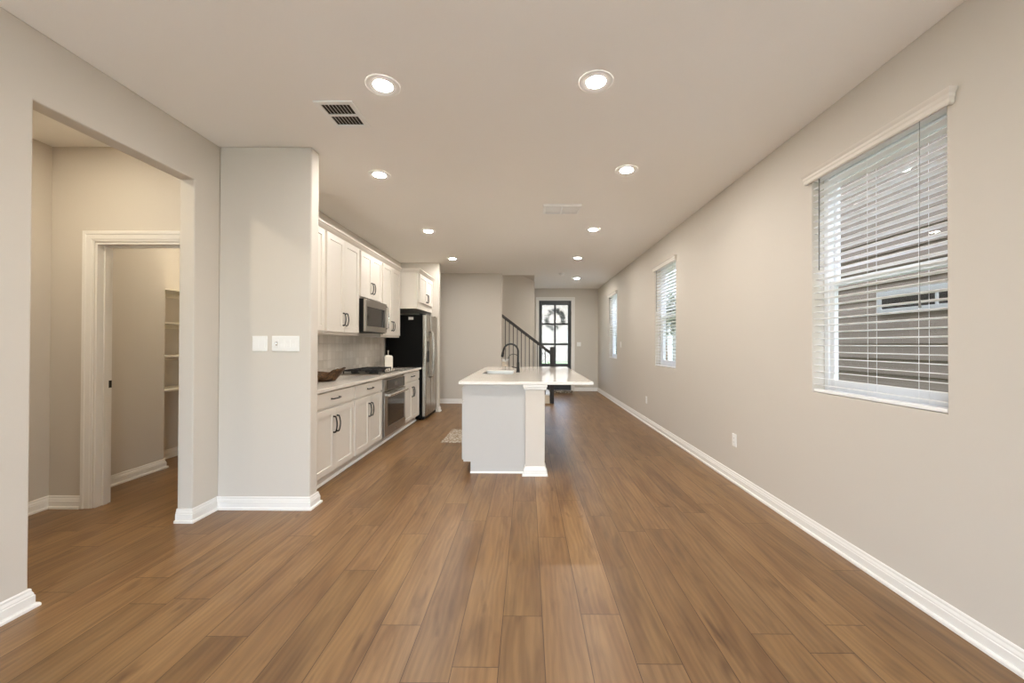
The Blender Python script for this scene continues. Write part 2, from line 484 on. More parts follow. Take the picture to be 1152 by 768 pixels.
structure('wall_entry_left', bx(0.05, 0.17, 10.1, 11.3, 0, H), M['wall'])
structure('wall_stair_front', slab(1, 8.87, 8.99, (-4.2, -0.573), (0, H), []), M['wall'], .012, seg=3)
structure('wall_stair_back', bx(-4.2, 0.17, 9.98, 10.1, 0, 4.6), M['wall'], .012, seg=3)
structure('wall_stair_end', bx(-4.32, -4.2, 8.99, 9.98, 0, 4.6), M['wall'])
structure('wall_stairwell_front', bx(-4.2, 0.27, 8.98, 9.1, H + .14, 4.6), M['wall'])
structure('wall_stairwell_right', bx(0.15, 0.27, 9.1, 9.98, H + .14, 4.6), M['wall'])
structure('ceiling_stairwell', bx(-4.2, 0.27, 8.97, 10.11, 4.6, 4.7), M['ceil'])
structure('wall_stair_soffit', prism([(.15, H + .002), (-.62, H + .37), (-.62, H + .62), (.15, H + .62)], 1, 9.1, 9.98), M['wall'])
structure('wall_passage_end', bx(-4.32, -4.2, 7.85, 8.87, 0, H), M['wall'])
structure('wall_passage_side', bx(-4.2, XLB, 7.73, 7.85, 0, H), M['wall'])
structure('wall_nook_left', bx(-3.95, -3.83, 0.3, 3.172, 0, H), M['wall'])
structure('wall_nook_near', bx(-3.95, XLB, 0.18, 0.3, 0, H), M['wall'])
structure('wall_nook_back', slab(1, 3.172, 3.292, (-4.26, XLB), (0, H), [(-3.475, -2.70, -1, 2.13)]), M['wall'])
structure('wall_pantry_left', bx(-3.96, -3.84, 3.292, 4.19, 0, H), M['wall'])
structure('wall_pantry_return', bx(-4.26, -3.96, 4.07, 4.19, 0, H), M['wall'])
structure('wall_pantry_alcove', bx(-4.26, -4.14, 4.19, 5.4, 0, H), M['wall'])
structure('wall_pantry_back', bx(-4.26, XLB, 5.4, 5.5, 0, H), M['wall'])

BB = [(0, 0), (.030, 0), (.030, .011), (.026, .018), (.0165, .0195), (.0165, .060), (.013, .063), (.013, .070), (.0115, .074), (.0075, .083), (.0075, .092), (.004, .098), (0, .099)]
structure('baseboard_left', sweep([(XL, -2.6), (XL, 1.97), (XLB, 1.97)], BB), M['trim'])
structure('baseboard_stub', sweep([(XLB, 2.937), (XL, 2.937), (XL, 3.172), (-1.735, 3.172), (-1.735, 3.292), (-1.80, 3.292)], BB), M['trim'])
structure('baseboard_right', sweep([(1.335, 11.3), (XR, 11.3), (XR, -2.6)], BB), M['trim'])
structure('baseboard_nook', sweep([(-3.83, 0.3), (-3.83, 3.172), (-3.562, 3.172)], BB), M['trim'])
structure('baseboard_pantry', sweep([(-3.84, 3.292), (-3.84, 4.19), (-4.14, 4.19), (-4.14, 5.4), (XLB, 5.4)], BB), M['trim'])
structure('baseboard_passage', sweep([(-4.2, 7.85), (-4.2, 8.87), (-.573, 8.87), (-.573, 8.885)], BB), M['trim'])
structure('baseboard_kitchen_end', sweep([(-1.724, 7.727), (-1.724, 7.85), (XLB, 7.85)], BB), M['trim'])

# pantry door: casing, jamb and stop (the leaf itself slides out of sight)
d2 = struct_empty('door_2', (-3.09, 3.172, 0))
CAS = [(0, 0), (0, .0085), (.012, .010), (.020, .014), (.052, .016), (.058, .021), (.078, .022), (.082, .018), (.082, 0)]
def casing(x0, x1, ztop, yface, name, parent, s=-1):
    """door casing around an opening: mitred sweep of the casing profile"""
    bm = T(); rings = []
    pts = [(x0, 0.0, -1, 0), (x0, ztop, -1, 1), (x1, ztop, 1, 1), (x1, 0.0, 1, 0)]
    for px, pz, ox, oz in pts:
        rings.append([bm.verts.new((px + ox * d, yface + s * t, pz + oz * d)) for d, t in CAS])
    k = len(CAS)
    for a, b in zip(rings, rings[1:]):
        for i in range(k): bm.faces.new([a[i], a[(i + 1) % k], b[(i + 1) % k], b[i]])
    bm.faces.new(rings[0]); bm.faces.new(rings[-1][::-1])
    return obj(name, bm, M['trim'], parent)
casing(-3.478, -2.697, 2.134, 3.172, 'door_casing', d2)
jb = T(); box(jb, -3.475, -3.457, 3.172, 3.292, 0, 2.112); box(jb, -2.718, -2.70, 3.172, 3.292, 0, 2.112); box(jb, -3.475, -2.70, 3.172, 3.292, 2.112, 2.13)
obj('door_jamb', jb, M['trim'], d2, .001)
jb = T(); box(jb, -3.457, -3.445, 3.222, 3.257, 0, 2.10); box(jb, -2.73, -2.718, 3.222, 3.257, 0, 2.10); box(jb, -3.457, -2.718, 3.222, 3.257, 2.10, 2.112)
obj('door_stop', jb, M['trim'], d2, .001)
sp = bx(-3.4572, -3.455, 3.262, 3.29, .95, 1.01); box(sp, -3.4552, -3.4535, 3.268, 3.284, .968, .992)
so = obj('strike_plate', sp, M['black'], d2); so['label'] = 'black metal strike plate'
# pantry shelves on the alcove wall
SHZ = [(0.807, 'white pantry shelf, lowest of the four in the closet'), (1.17, 'white pantry shelf, second from the bottom in the closet'),
       (1.528, 'white pantry shelf, second from the top in the closet'), (1.886, 'white pantry shelf, topmost of the four in the closet')]
for z, lab in SHZ:
    t = thing('pantry_shelf', lab, 'shelf', (-3.99, 4.79, z), 'pantry shelves')
    obj('shelf_board', bx(-4.14, -3.842, 4.19, 5.398, z, z + .019), M['shelf'], t, .002)
    cl = bx(-4.12, -3.865, 4.19, 4.208, z - .045, z)
    box(cl, -4.14, -4.122, 4.19, 5.398, z - .045, z); obj('shelf_cleat', cl, M['shelf'], t, .001)

# ------------------------------------------------------------------ windows and blinds
def window(k, y0, y1):
    r = struct_empty('window_%d' % k, (XR + .12, (y0 + y1) / 2, WZ0))
    xo0, xo1 = XR + .085, XR + .155; zm = 1.742
    bm = T()
    for a in ((y0, y0 + .04), (y1 - .04, y1)): box(bm, xo0, xo1, a[0], a[1], WZ0, WZ1)
    box(bm, xo0, xo1, y0 + .04, y1 - .04, WZ0, WZ0 + .045); box(bm, xo0, xo1, y0 + .04, y1 - .04, WZ1 - .04, WZ1)
    obj('window_frame', bm, M['vinyl'], r, .003)
    bm = T(); a0, a1 = y0 + .04, y1 - .04; xs = XR + .095
    for a in ((a0, a0 + .038), (a1 - .038, a1)): box(bm, xs, xs + .028, a[0], a[1], WZ0 + .045, zm + .02)
    box(bm, xs, xs + .028, a0 + .038, a1 - .038, WZ0 + .045, WZ0 + .09); box(bm, xs, xs + .028, a0 + .038, a1 - .038, zm - .02, zm + .02)
    lo = obj('lower_sash', bm, M['vinyl'], r, .003)
    obj('pane', bx(xs + .012, xs + .016, a0 + .036, a1 - .036, WZ0 + .088, zm - .018), M['glass'], lo)
    bm = T(); xu = XR + .125
    for a in ((a0, a0 + .026), (a1 - .026, a1)): box(bm, xu, xu + .025, a[0], a[1], zm - .02, WZ1 - .04)
    box(bm, xu, xu + .025, a0 + .026, a1 - .026, zm - .02, zm + .018); box(bm, xu, xu + .025, a0 + .026, a1 - .026, WZ1 - .065, WZ1 - .04)
    upn = obj('upper_sash', bm, M['vinyl'], r, .003)
    obj('pane', bx(xu + .01, xu + .014, a0 + .024, a1 - .024, zm + .016, WZ1 - .063), M['glass'], upn)

BL = ['white slatted blind on the large window nearest the camera', 'white slatted blind on the middle window of the right wall',
      'white slatted blind on the small far window near the front door']
def blind(k, y0, y1):
    t = thing('window_blind', BL[k], 'blind', (XR + .03, (y0 + y1) / 2, WZ0), 'blinds on the right wall')
    xc = XR + .032; g = .006
    # valance: moulded board with returned ends, hung just proud of the wall
    vp = [(0, 0), (.008, 0), (.013, .008), (.013, .026), (.017, .034), (.017, .048), (.026, .060), (.030, .070), (0, .070)]
    obj('valance', sweep([(XR - .001, y1 + .030), (XR - .014, y1 + .030), (XR - .014, y0 - .024), (XR - .001, y0 - .024)], vp, 2.454), M['valance'], t)
    obj('head_rail', bx(xc - .026, xc + .026, y0 + g, y1 - g, WZ1 - .045, WZ1 - .002), M['blind'], t, .002)
    bm = T(); z = WZ0 + .052; n = 0; PT = .0455; tilt = math.radians(-5)
    while z < WZ1 - .06:
        # gently crowned slat
        prof = []
        for s_ in (-1, -.5, 0, .5, 1): prof.append((s_ * .025, .0018 * (1 - s_ * s_)))
        ring = [(x, zz + .0015) for x, zz in prof] + [(x, zz - .0015) for x, zz in prof[::-1]]
        pts = [(xc + x * math.cos(tilt) - zz * math.sin(tilt), z + x * math.sin(tilt) + zz * math.cos(tilt)) for x, zz in ring]
        prism(pts, 1, y0 + g, y1 - g, bm); z += PT; n += 1
    obj('slats', bm, M['blind'], t)
    obj('bottom_rail', bx(xc - .026, xc + .026, y0 + g, y1 - g, WZ0 + .004, WZ0 + .024), M['blind'], t, .004)
    bm = T(); L = y1 - y0
    for f in (.16, .5, .84):
        for dx in (-.0262, .0262): tube([(xc + dx, y0 + f * L, WZ0 + .02), (xc + dx, y0 + f * L, WZ1 - .02)], .0009, 5, bm)
    obj('ladder_cords', bm, M['blind'], t)
    yw = y1 - .075
    obj('tilt_wand', tube([(xc - .034, yw, WZ1 - .05), (xc - .035, yw, 2.35), (xc - .036, yw, 1.83)], .004, 8), M['dkcord'], t)
    yc = y0 + .13
    bm = tube([(xc - .033, yc, WZ1 - .04), (xc - .034, yc, 1.55)], .0012, 5); tube([(xc - .034, yc, 1.55), (xc - .034, yc, 1.51)], [.002, .006], 8, bm)
    obj('lift_cord', bm, M['grey'], t)
for k, (a, b_) in enumerate(WIN): window(k + 1, a, b_); blind(k, a, b_)

# unseen patio door added behind the viewpoint, widened to bring daylight into the room
pd = struct_empty('added_door_3', (-.15, -2.66, 0))
bm = T()
PX = [(-2.23, -.255), (-.185, 1.79)]
for a, b_ in ((-2.3, -2.23), (-.255, -.185), (1.79, 1.86)): box(bm, a, b_, -2.71, -2.62, 0, 2.5)
for a, b_ in PX: box(bm, a, b_, -2.71, -2.62, 0, .09); box(bm, a, b_, -2.71, -2.62, 2.42, 2.5)
obj('door_frame', bm, M['vinyl'], pd, .003)
for a, b_ in PX: obj('pane', bx(a - .005, b_ + .005, -2.67, -2.664, .085, 2.425), M['glass'], pd)

# ------------------------------------------------------------------ front door
fd = struct_empty('door_1', (.783, 11.3, 0))
casing(.312, 1.255, 2.572, 11.3, 'door_casing', fd)
jb = T(); box(jb, .315, .325, 11.3, 11.42, 0, 2.56); box(jb, 1.242, 1.252, 11.3, 11.42, 0, 2.56); box(jb, .315, 1.252, 11.3, 11.42, 2.56, 2.57); obj('door_jamb', jb, M['trim'], fd)
obj('threshold', bx(.325, 1.242, 11.3, 11.42, 0, .018), M['chrome'], fd, .004)
dx0, dx1, dz0, dz1 = .327, 1.240, .02, 2.558; y0d, y1d = 11.318, 11.362
gx = [(.412, .753), (.807, 1.145)]; gz = [(.768, 1.291), (1.350, 1.866), (1.919, 2.434)]
lv = slab(1, y0d, y1d, (dx0, dx1), (dz0, dz1), [(a, b_, c, d) for a, b_ in gx for c, d in gz])
leaf = obj('door_leaf', lv, M['doorblack'], fd, .004)
for a, b_ in gx:
    for c, d in gz: obj('pane', bx(a - .003, b_ + .003, 11.337, 11.343, c - .003, d + .003), M['rain'], fd)
pl = panel(lambda u, v, n: (u, n, v), dx0 + .13, dx1 - .13, .2, .62, [(0, y0d + .001), (.0, y0d - .006), (.02, y0d - .008), (.05, y0d - .001)])
obj('raised_panel', pl, M['doorblack'], fd)
hb = tube([(dx0 + .06, y0d, 1.05), (dx0 + .06, y0d - .05, 1.05), (dx0 + .16, y0d - .055, 1.05)], .011, 10); tube([(dx0 + .06, y0d, 1.05), (dx0 + .06, y0d - .012, 1.05)], .03, 16, hb)
tube([(dx0 + .06, y0d, 1.2), (dx0 + .06, y0d - .02, 1.2)], .028, 16, hb); obj('door_handle', hb, M['black'], fd)
hg = T()
for z in (.35, 1.3, 2.2): tube([(dx1 + .003, y0d - .006, z - .05), (dx1 + .003, y0d - .006, z + .05)], .007, 8, hg)
obj('hinges', hg, M['black'], fd)

# wreath hanging on the outside of the front door
random.seed(4)
wr = thing('door_wreath', 'leafy round wreath hanging on the glass of the black front door', 'wreath', (.775, 11.40, 2.03))
ring = T()
for j in range(3):
    ph = random.random() * 6
    P = []
    for i in range(49):
        a = 2 * math.pi * i / 48; rr = .185 + .012 * math.sin(5 * a + ph); P.append((.775 + rr * math.cos(a), 11.405 + .012 * math.cos(4 * a + ph), 2.03 + rr * math.sin(a)))
    tube(P, .007, 6, ring, False)
obj('twig_ring', ring, M['twig'], wr)
lf = T()
for i in range(110):
    a = random.random() * 2 * math.pi
    dens = .5 + .5 * math.cos(2 * (a - 0.6))
    if random.random() > .45 + .55 * dens: continue
    rr = .19 + random.uniform(-.015, .02); c = Vector((.775 + rr * math.cos(a), 11.40 + random.uniform(-.02, .02), 2.03 + rr * math.sin(a)))
    da = a + random.choice((-1, 1)) * random.uniform(.15, 1.0); d = Vector((math.cos(da), random.uniform(-.2, .2), math.sin(da))); L = random.uniform(.10, .18); wd = L * .36
    sd = d.cross(Vector((0, 1, 0))).normalized()
    mid = c + d * L * .5 + Vector((0, random.uniform(-.012, -.004), 0)); tip = c + d * L
    v = [lf.verts.new(q) for q in (c, mid + sd * wd * .5, tip, mid - sd * wd * .5)]; vm = lf.verts.new(mid + Vector((0, .006, 0)))
    for i0 in range(4): lf.faces.new([v[i0], v[(i0 + 1) % 4], vm])
o = obj('leaves', lf, M['leaf'], wr)
md = o.modifiers.new('leaf_thickness', 'SOLIDIFY'); md.thickness = .002
rb = tube([(.775, 11.385, 2.21), (.775, 11.37, 2.4), (.775, 11.366, 2.55)], .004, 6); obj('hanger', rb, M['twig'], wr)

# ------------------------------------------------------------------ ceiling fittings
def recessed(loc, label, group='recessed ceiling lights', lens='lamp'):
    t = thing('recessed_light', label, 'ceiling light', loc, group)
    obj('trim_ring', lathe([(.056, -.0038), (.075, -.0046), (.094, -.0056), (.099, -.0054), (.102, -.004), (.102, -.0005)], loc, 40, close=False), M['white'], t, smooth=True)
    obj('lens', lathe([(.0, -.0055), (.03, -.0053), (.05, -.0046), (.0562, -.0042), (.0562, -.0005)], loc, 32), M[lens], t, smooth=True)
    return t
LP = [(-.887, 2.417, 'round recessed ceiling light beside the square vent, nearest on the left'),
      (.407, 2.385, 'round recessed ceiling light nearest on the right, above the open floor'),
      (-1.387, 3.70, 'round recessed ceiling light just past the stub wall corner, second on the left'),
      (.893, 3.60, 'round recessed ceiling light second on the right, nearer than the slim vent'),
      (-1.394, 5.56, 'round recessed ceiling light above the kitchen aisle, third on the left'),
      (.90, 5.47, 'round recessed ceiling light just beyond the slim vent, third on the right'),
      (-1.394, 7.36, 'round recessed ceiling light near the fridge wall, farthest on the left'),
      (.914, 7.28, 'round recessed ceiling light before the smoke detector, fourth on the right'),
      (1.178, 9.53, 'round recessed ceiling light nearest the front door, farthest of all')]
first = None
for x, y, lab in LP:
    if first is None: first = recessed((x, y, H), lab)
    else: dup(first, (x, y, H), lab)
warm = recessed((-3.2, 2.3, H), 'round recessed ceiling light inside the side hall by the pantry', lens='lampwarm')
dup(warm, (-3.3, 4.6, H), 'round recessed ceiling light inside the pantry above its shelves', 'recessed ceiling lights')

dup(first, (-.7, 9.54, 4.6), 'unseen ceiling light added high in the stairwell to brighten it', 'recessed ceiling lights')  # lamp added out of view to brighten the stairwell

# square supply vent
t = thing('ceiling_vent', 'square louvred air vent in the ceiling near the stub wall', 'vent', (-1.27, 2.72, H))
vx0, vx1, vy0, vy1 = -1.40, -1.14, 2.562, 2.878
fr = slab(2, H - .012, H - .001, (vx0, vx1), (vy0, vy1), [(vx0 + .035, vx1 - .035, vy0 + .035, vy1 - .035)])
obj('vent_frame', fr, M['white'], t, .004)
obj('backing', bx(vx0 + .034, vx1 - .034, vy0 + .034, vy1 - .034, H - .0025, H - .001), M['ventdark'], t)
lou = T(); n = 9
for i in range(n):
    x = vx0 + .035 + (vx1 - vx0 - .07) * (i + .0) / (n - 1)
    for a, b_ in ((vy0 + .035, 2.712), (2.728, vy1 - .035)): prism([(x - .006, H - .003), (x - .003, H - .003), (x + .004, H - .012), (x + .001, H - .012)], 1, a, b_, lou)
box(lou, vx0 + .035, vx1 - .035, 2.712, 2.728, H - .0125, H - .003); obj('louvres', lou, M['white'], t)
lev = bx(-1.31, -1.305, vy0 + .018, vy0 + .03, H - .02, H - .012); obj('damper_lever', lev, M['white'], t)
# slim return vent
t = thing('ceiling_vent', 'slim rectangular air vent in the ceiling above the kitchen island', 'vent', (.39, 4.61, H))
vx0, vx1, vy0, vy1 = .175, .608, 4.465, 4.75
fr = slab(2, H - .026, H - .001, (vx0, vx1), (vy0, vy1), [(vx0 + .03, .384, vy0 + .03, vy1 - .03), (.396, vx1 - .03, vy0 + .03, vy1 - .03)])
obj('vent_frame', fr, M['white'], t, .004)
obj('backing', bx(vx0 + .029, vx1 - .029, vy0 + .029, vy1 - .029, H - .0025, H - .001), M['ventdark'], t)
lou = T()
for i in range(15):
    y = vy0 + .036 + i * .0152
    for a, b_ in ((vx0 + .03, .384), (.396, vx1 - .03)): prism([(y - .002, H - .003), (y + .000, H - .003), (y + .011, H - .0135), (y + .009, H - .0135)], 0, a, b_, lou)
obj('louvres', lou, M['white'], t)
# smoke detector
t = thing('smoke_detector', 'small round white smoke detector on the ceiling before the entry', 'smoke detector', (.755, 8.85, H))
obj('housing', lathe([(.0, -.038), (.045, -.038), (.058, -.030), (.062, -.012), (.07, -.010), (.07, -.001)], (.755, 8.85, H), 32), M['white'], t, smooth=True)
obj('indicator', lathe([(0, -.041), (.006, -.041), (.006, -.037)], (.725, 8.83, H), 10), M['ventdark'], t)

# ------------------------------------------------------------------ switches and outlets
def rocker_plate(name, label, x0, x1, z0, z1, y, gangs, night=None):
    t = thing(name, label, 'switch', ((x0 + x1) / 2, y, z0))
    mp = lambda u, v, n: (u, n, v)
    obj('cover_plate', panel(mp, x0, x1, z0, z1, [(0, y), (0, y - .003), (.003, y - .0055)]), M['white'], t)
    n = gangs; pitch = .0465; c0 = (x0 + x1) / 2 - (n - 1) * pitch / 2; zc = (z0 + z1) / 2
    for i in range(n):
        c = c0 + i * pitch
        if night == i:
            obj('dimmer', panel(mp, c - .0165, c + .0165, zc - .033, zc + .033, [(0, y - .005), (0, y - .008), (.002, y - .009)]), M['white'], t)
            kb = lathe([(0, 0), (.007, 0), (.009, .004), (.009, .026), (.007, .03), (0, .03)], (c + .004, y - .012, zc - .015), 12)
            obj('slider', kb, M['chrome'], t, smooth=True)
        else:
            bm = T(); P = [(-.033, -.009), (-.033, -.005), (.033, -.005), (.033, -.007), (.0, -.0065)]
            prism([(y + b_, zc + a) for a, b_ in P], 0, c - .0165, c + .0165, bm)
            obj('rocker', bm, M['white'], t)
    return t
rocker_plate('light_switch', 'white double rocker switch plate on the stub wall, left of the wider plate', -2.199, -2.080, 1.258, 1.380, 3.172, 2)
rocker_plate('light_switch', 'wide white four gang switch plate on the stub wall with round slider', -2.043, -1.825, 1.258, 1.380, 3.172, 4, 0)
rocker_plate('light_switch', 'white rocker switch plate on the wall right of the front door', 1.40, 1.515, 1.265, 1.382, 11.3, 2)
def side_plate(name, label, cat, yc, zc, holes):
    t = thing(name, label, cat, (XR, yc, zc)); mp = lambda u, v, n: (n, u, v)
    obj('cover_plate', panel(mp, yc - .038, yc + .038, zc - .06, zc + .06, [(0, XR), (0, XR - .003), (.003, XR - .0055)]), M['white'], t)
    if holes:
        for dz in (-.02, .02):
            o = obj('socket', panel(mp, yc - .016, yc + .016, zc + dz - .014, zc + dz + .014, [(0, XR - .005), (0, XR - .0075), (.002, XR - .008)]), M['white'], t)
            sl = T()
            for dy in (-.006, .006): box(sl, XR - .0085, XR - .0079, yc + dy - .001, yc + dy + .001, zc + dz - .003, zc + dz + .006)
            obj('slots', sl, M['ventdark'], o)
    else:
        obj('rocker', panel(mp, yc - .0165, yc + .0165, zc - .033, zc + .033, [(0, XR - .005), (0, XR - .008), (.002, XR - .009)]), M['white'], t)
side_plate('wall_outlet', 'white power outlet low on the right wall, between the two nearer windows', 'outlet', 3.855, .402, True)
side_plate('wall_outlet', 'white power outlet low on the right wall, beyond the middle window', 'outlet', 6.69, .392, True)
side_plate('light_switch', 'white single switch plate on the right wall beside the far window', 'switch', 8.53, 1.316, False)

# ------------------------------------------------------------------ kitchen run
FXm = lambda u, v, n: (n, u, v)
XF = -1.874; XD = -1.848      # face frame and door faces of the base cabinets
def pull_obj(parent, u, v, n, L, vert, s=1):
    o = obj('handle', pull(FXm, u, v, n, L, vert, s), M['black'], parent, smooth=True); return o
def base_cab(name, label, y0, y1, dy0, dy1, split, hl):
    t = thing(name, label, 'cabinet', ((XL - 1.9) / 2, (y0 + y1) / 2, 0), 'base cabinets along the kitchen wall')
    bm = bx(XL + .002, XF, y0, y1, .10, .882); box(bm, XL + .002, -1.935, y0, y1, 0, .10); obj('cabinet_box', bm, M['cab'], t, .001)
    d = obj('drawer', slabfront(FXm, dy0, dy1, .733, .866, XF + .001, XD), M['cab'], t); pull_obj(d, (dy0 + dy1) / 2, .80, XD, hl, False)
    for a, b_, hy in ((dy0, split - .002, split - .034), (split + .002, dy1, split + .034)):
        dd = obj('door', shaker(FXm, a, b_, .112, .708, XF + .001, XD), M['cab'], t); pull_obj(dd, hy, .55, XD, .15, True)
base_cab('base_cabinet', 'white base cabinet with drawer beside the stub wall, under the bowl', 3.296, 4.247, 3.42, 4.226, 3.826, .155)
base_cab('base_cabinet', 'white base cabinet with drawer just left of the oven', 4.253, 5.074, 4.274, 5.060, 4.667, .15)
base_cab('base_cabinet', 'narrow white base cabinet with drawer between oven and fridge', 5.971, 6.845, 5.992, 6.80, 6.396, .15)
tk = bx(-1.935, -1.925, 3.296, 6.845, 0, .10)
structure('trim_1', tk, M['cab'])
structure('trim_2', sweep([(-1.925, 3.296), (-1.925, 6.845), ], [(0, 0), (.018, 0), (.017, .008), (.010, .017), (0, .02)]), M['trim'])

ctop = thing('kitchen_worktop', 'long white quartz worktop along the kitchen wall', 'worktop', (-2.15, 5.07, .884))
obj('slab', bx(XL + .002, -1.828, 3.294, 6.862, .884, .914), M['quartz'], ctop, .003)
structure('trim_3', bx(XL + .0005, XL + .010, 3.293, 6.72, .914, 1.43), M['tile'])

# built-in oven under the cooktop
ov = thing('wall_oven', 'stainless built-in oven under the cooktop', 'oven', (-2.1, 5.522, .1))
y0, y1 = 5.082, 5.962
bm = bx(-2.42, XF - .004, y0 + .001, y1 - .001, .10, .880); box(bm, -2.42, -1.936, y0 + .001, y1 - .001, 0, .10); obj('oven_box', bm, M['cab'], ov)
fr = slab(0, XF - .002, XD - .004, (y0 + .002, y1 - .002), (.105, .857), []); obj('trim_frame', fr, M['steel'], ov, .002)
cp = obj('control_panel', bx(XD - .004, XD + .012, y0 + .012, y1 - .012, .700, .848), M['steel'], ov, .003)
obj('control_glass', bx(XD + .012, XD + .0145, y0 + .12, y1 - .02, .706, .842), M['glassdark'], cp, .001)
obj('display', bx(XD + .0145, XD + .0155, 5.50, 5.60, .745, .80), M['dispense'], cp)
dr = slab(0, XD - .004, XD + .022, (y0 + .012, y1 - .012), (.120, .690), [(y0 + .13, y1 - .05, .235, .610)])
dr = obj('oven_door', dr, M['steel'], ov, .003)
obj('window_pane', bx(XD + .010, XD + .019, y0 + .128, y1 - .048, .233, .612), M['glassdark'], dr)
hb = tube([(XD + .07, y0 + .05, .655), (XD + .07, y1 - .05, .655)], .016, 12)
for yy in (y0 + .09, y1 - .09): box(hb, XD + .02, XD + .068, yy - .012, yy + .012, .645, .665)
obj('handle', hb, M['chrome'], dr, smooth=False)
obj('emblem', tube([(XD + .021, 5.53, .17), (XD + .0235, 5.53, .17)], .012, 16), M['chrome'], dr)
kick = bx(XF - .002, XD - .012, y0 + .01, y1 - .01, .100, .118); obj('vent_strip', kick, M['rubber'], ov)

# gas cooktop
ck = thing('gas_cooktop', 'stainless gas cooktop with black cast iron grates set in the worktop', 'cooktop', (-2.14, 5.51, .914))
tr = panel(lambda u, v, n: (u, v, n), -2.395, -1.885, 5.105, 5.915, [(0, .914), (0, .926), (.006, .932), (.02, .932), (.024, .928)])
obj('tray', tr, M['steel'], ck)
def grate(x0, x1, y0, y1):
    bm = T(); zt, zb = .978, .930; w_ = .007
    for a, b_ in ((x0, x0 + .012), (x1 - .012, x1)): box(bm, a, b_, y0, y1, zt - .016, zt)
    for a, b_ in ((y0, y0 + .012), (y1 - .012, y1)): box(bm, x0, x1, a, b_, zt - .016, zt)
    for a in (x0, x1 - .014):
        for b_ in (y0, y1 - .014): box(bm, a, a + .014, b_, b_ + .014, zb - .003, zt - .01)
    xc = (x0 + x1) / 2; yc = (y0 + y1) / 2
    box(bm, xc - .006, xc + .006, y0, y1, zt - .012, zt + .004)
    for q in (.25, .75):
        yq = y0 + (y1 - y0) * q; box(bm, x0, x1, yq - .005, yq + .005, zt - .014, zt + .002)
    nb = 2 if x1 - x0 > .4 else 1
    for i in range(nb):
        cx = x0 + (x1 - x0) * (i + .5) / nb
        for k in range(8):
            a = k * math.pi / 4; L = .095
            p0 = Vector((cx + .035 * math.cos(a), yc + .035 * math.sin(a), zt)); p1 = Vector((min(max(cx + L * 1.3 * math.cos(a), x0 + .006), x1 - .006), min(max(yc + L * 1.3 * math.sin(a), y0 + .006), y1 - .006), zt - .004))
            tube([p0, p1], .006, 6, bm)
    return bm
for g in ((-2.38, -1.925, 5.118, 5.372), (-2.38, -2.02, 5.378, 5.640), (-2.38, -2.02, 5.646, 5.902)): obj('grate', grate(*g), M['castiron'], ck, .002)
for cx, cy in ((-2.27, 5.245), (-2.04, 5.245), (-2.2, 5.51), (-2.2, 5.775)):
    obj('burner', lathe([(0, .030), (.028, .030), (.034, .026), (.034, .018), (.045, .014), (.05, .0135), (.05, 0), (0, 0)], (cx, cy, .928), 24), M['castiron'], ck)
for i in range(5):
    obj('knob', lathe([(0, .028), (.016, .028), (.019, .024), (.021, .004), (.024, .003), (.024, 0), (0, 0)], (-1.955, 5.42 + i * .095, .932), 20), M['chrome'], ck, smooth=False)

# uppers
XUF = -2.157; XUD = -2.130
UG = 'wall cabinets over the worktop'
def upper(name, label, y0, y1, z0, z1, doors, xf, xd, back=None, pz=None, L=.14, rim=True):
    t = thing(name, label, 'cabinet', ((XL + xf) / 2, (y0 + y1) / 2, z0), UG)
    obj('cabinet_box', bx(XL + .002, xf, y0, y1, z0, z1), M['cab'], t, .001)
    for a, b_, dz0, dz1, hy in doors:
        dd = obj('door', shaker(FXm, a, b_, dz0, dz1, xf + .001, xd, .060), M['cab'], t)
        if hy is not None: pull_obj(dd, hy, pz, xd, L, True)
    return t
UT = 2.545
upper('wall_cabinet', 'white wall cabinet partly hidden behind the stub wall', 3.296, 4.186, 1.422, UT, [(3.32, 3.738, 1.452, 2.512, 3.70), (3.742, 4.164, 1.452, 2.512, 3.78)], XUF, XUD, pz=1.60)
upper('wall_cabinet', 'tall white wall cabinet with paired black handles just left of the microwave', 4.191, 5.042, 1.422, UT, [(4.213, 4.614, 1.452, 2.512, 4.580), (4.618, 5.018, 1.452, 2.512, 4.652)], XUF, XUD, pz=1.60)
upper('wall_cabinet', 'short white wall cabinet directly above the microwave', 5.047, 5.826, 1.90, UT, [(5.074, 5.438, 1.925, 2.512, 5.404), (5.442, 5.804, 1.925, 2.512, 5.476)], XUF, XUD, pz=2.07)
upper('wall_cabinet', 'tall white wall cabinet between microwave and fridge', 5.831, 6.677, 1.422, UT, [(5.856, 6.244, 1.452, 2.512, 6.21), (6.248, 6.640, 1.452, 2.512, 6.282)], XUF, XUD, pz=1.595)
upper('wall_cabinet', 'deep white cabinet mounted above the fridge', 6.680, 7.725, 1.915, UT, [(6.79, 7.245, 2.03, 2.512, 7.205), (7.250, 7.70, 2.03, 2.512, 7.29)], -1.862, -1.840, pz=2.14)
CR = [(0, 0), (.012, 0), (.014, .010), (.022, .016), (.040, .034), (.048, .046), (.058, .050), (.060, .060), (.060, .068), (0, .068)]
structure('trim_4', sweep([(XUF, 3.296), (XUF, 6.680), (-1.862, 6.680), (-1.862, 7.725)], CR, 2.517), M['cab'])

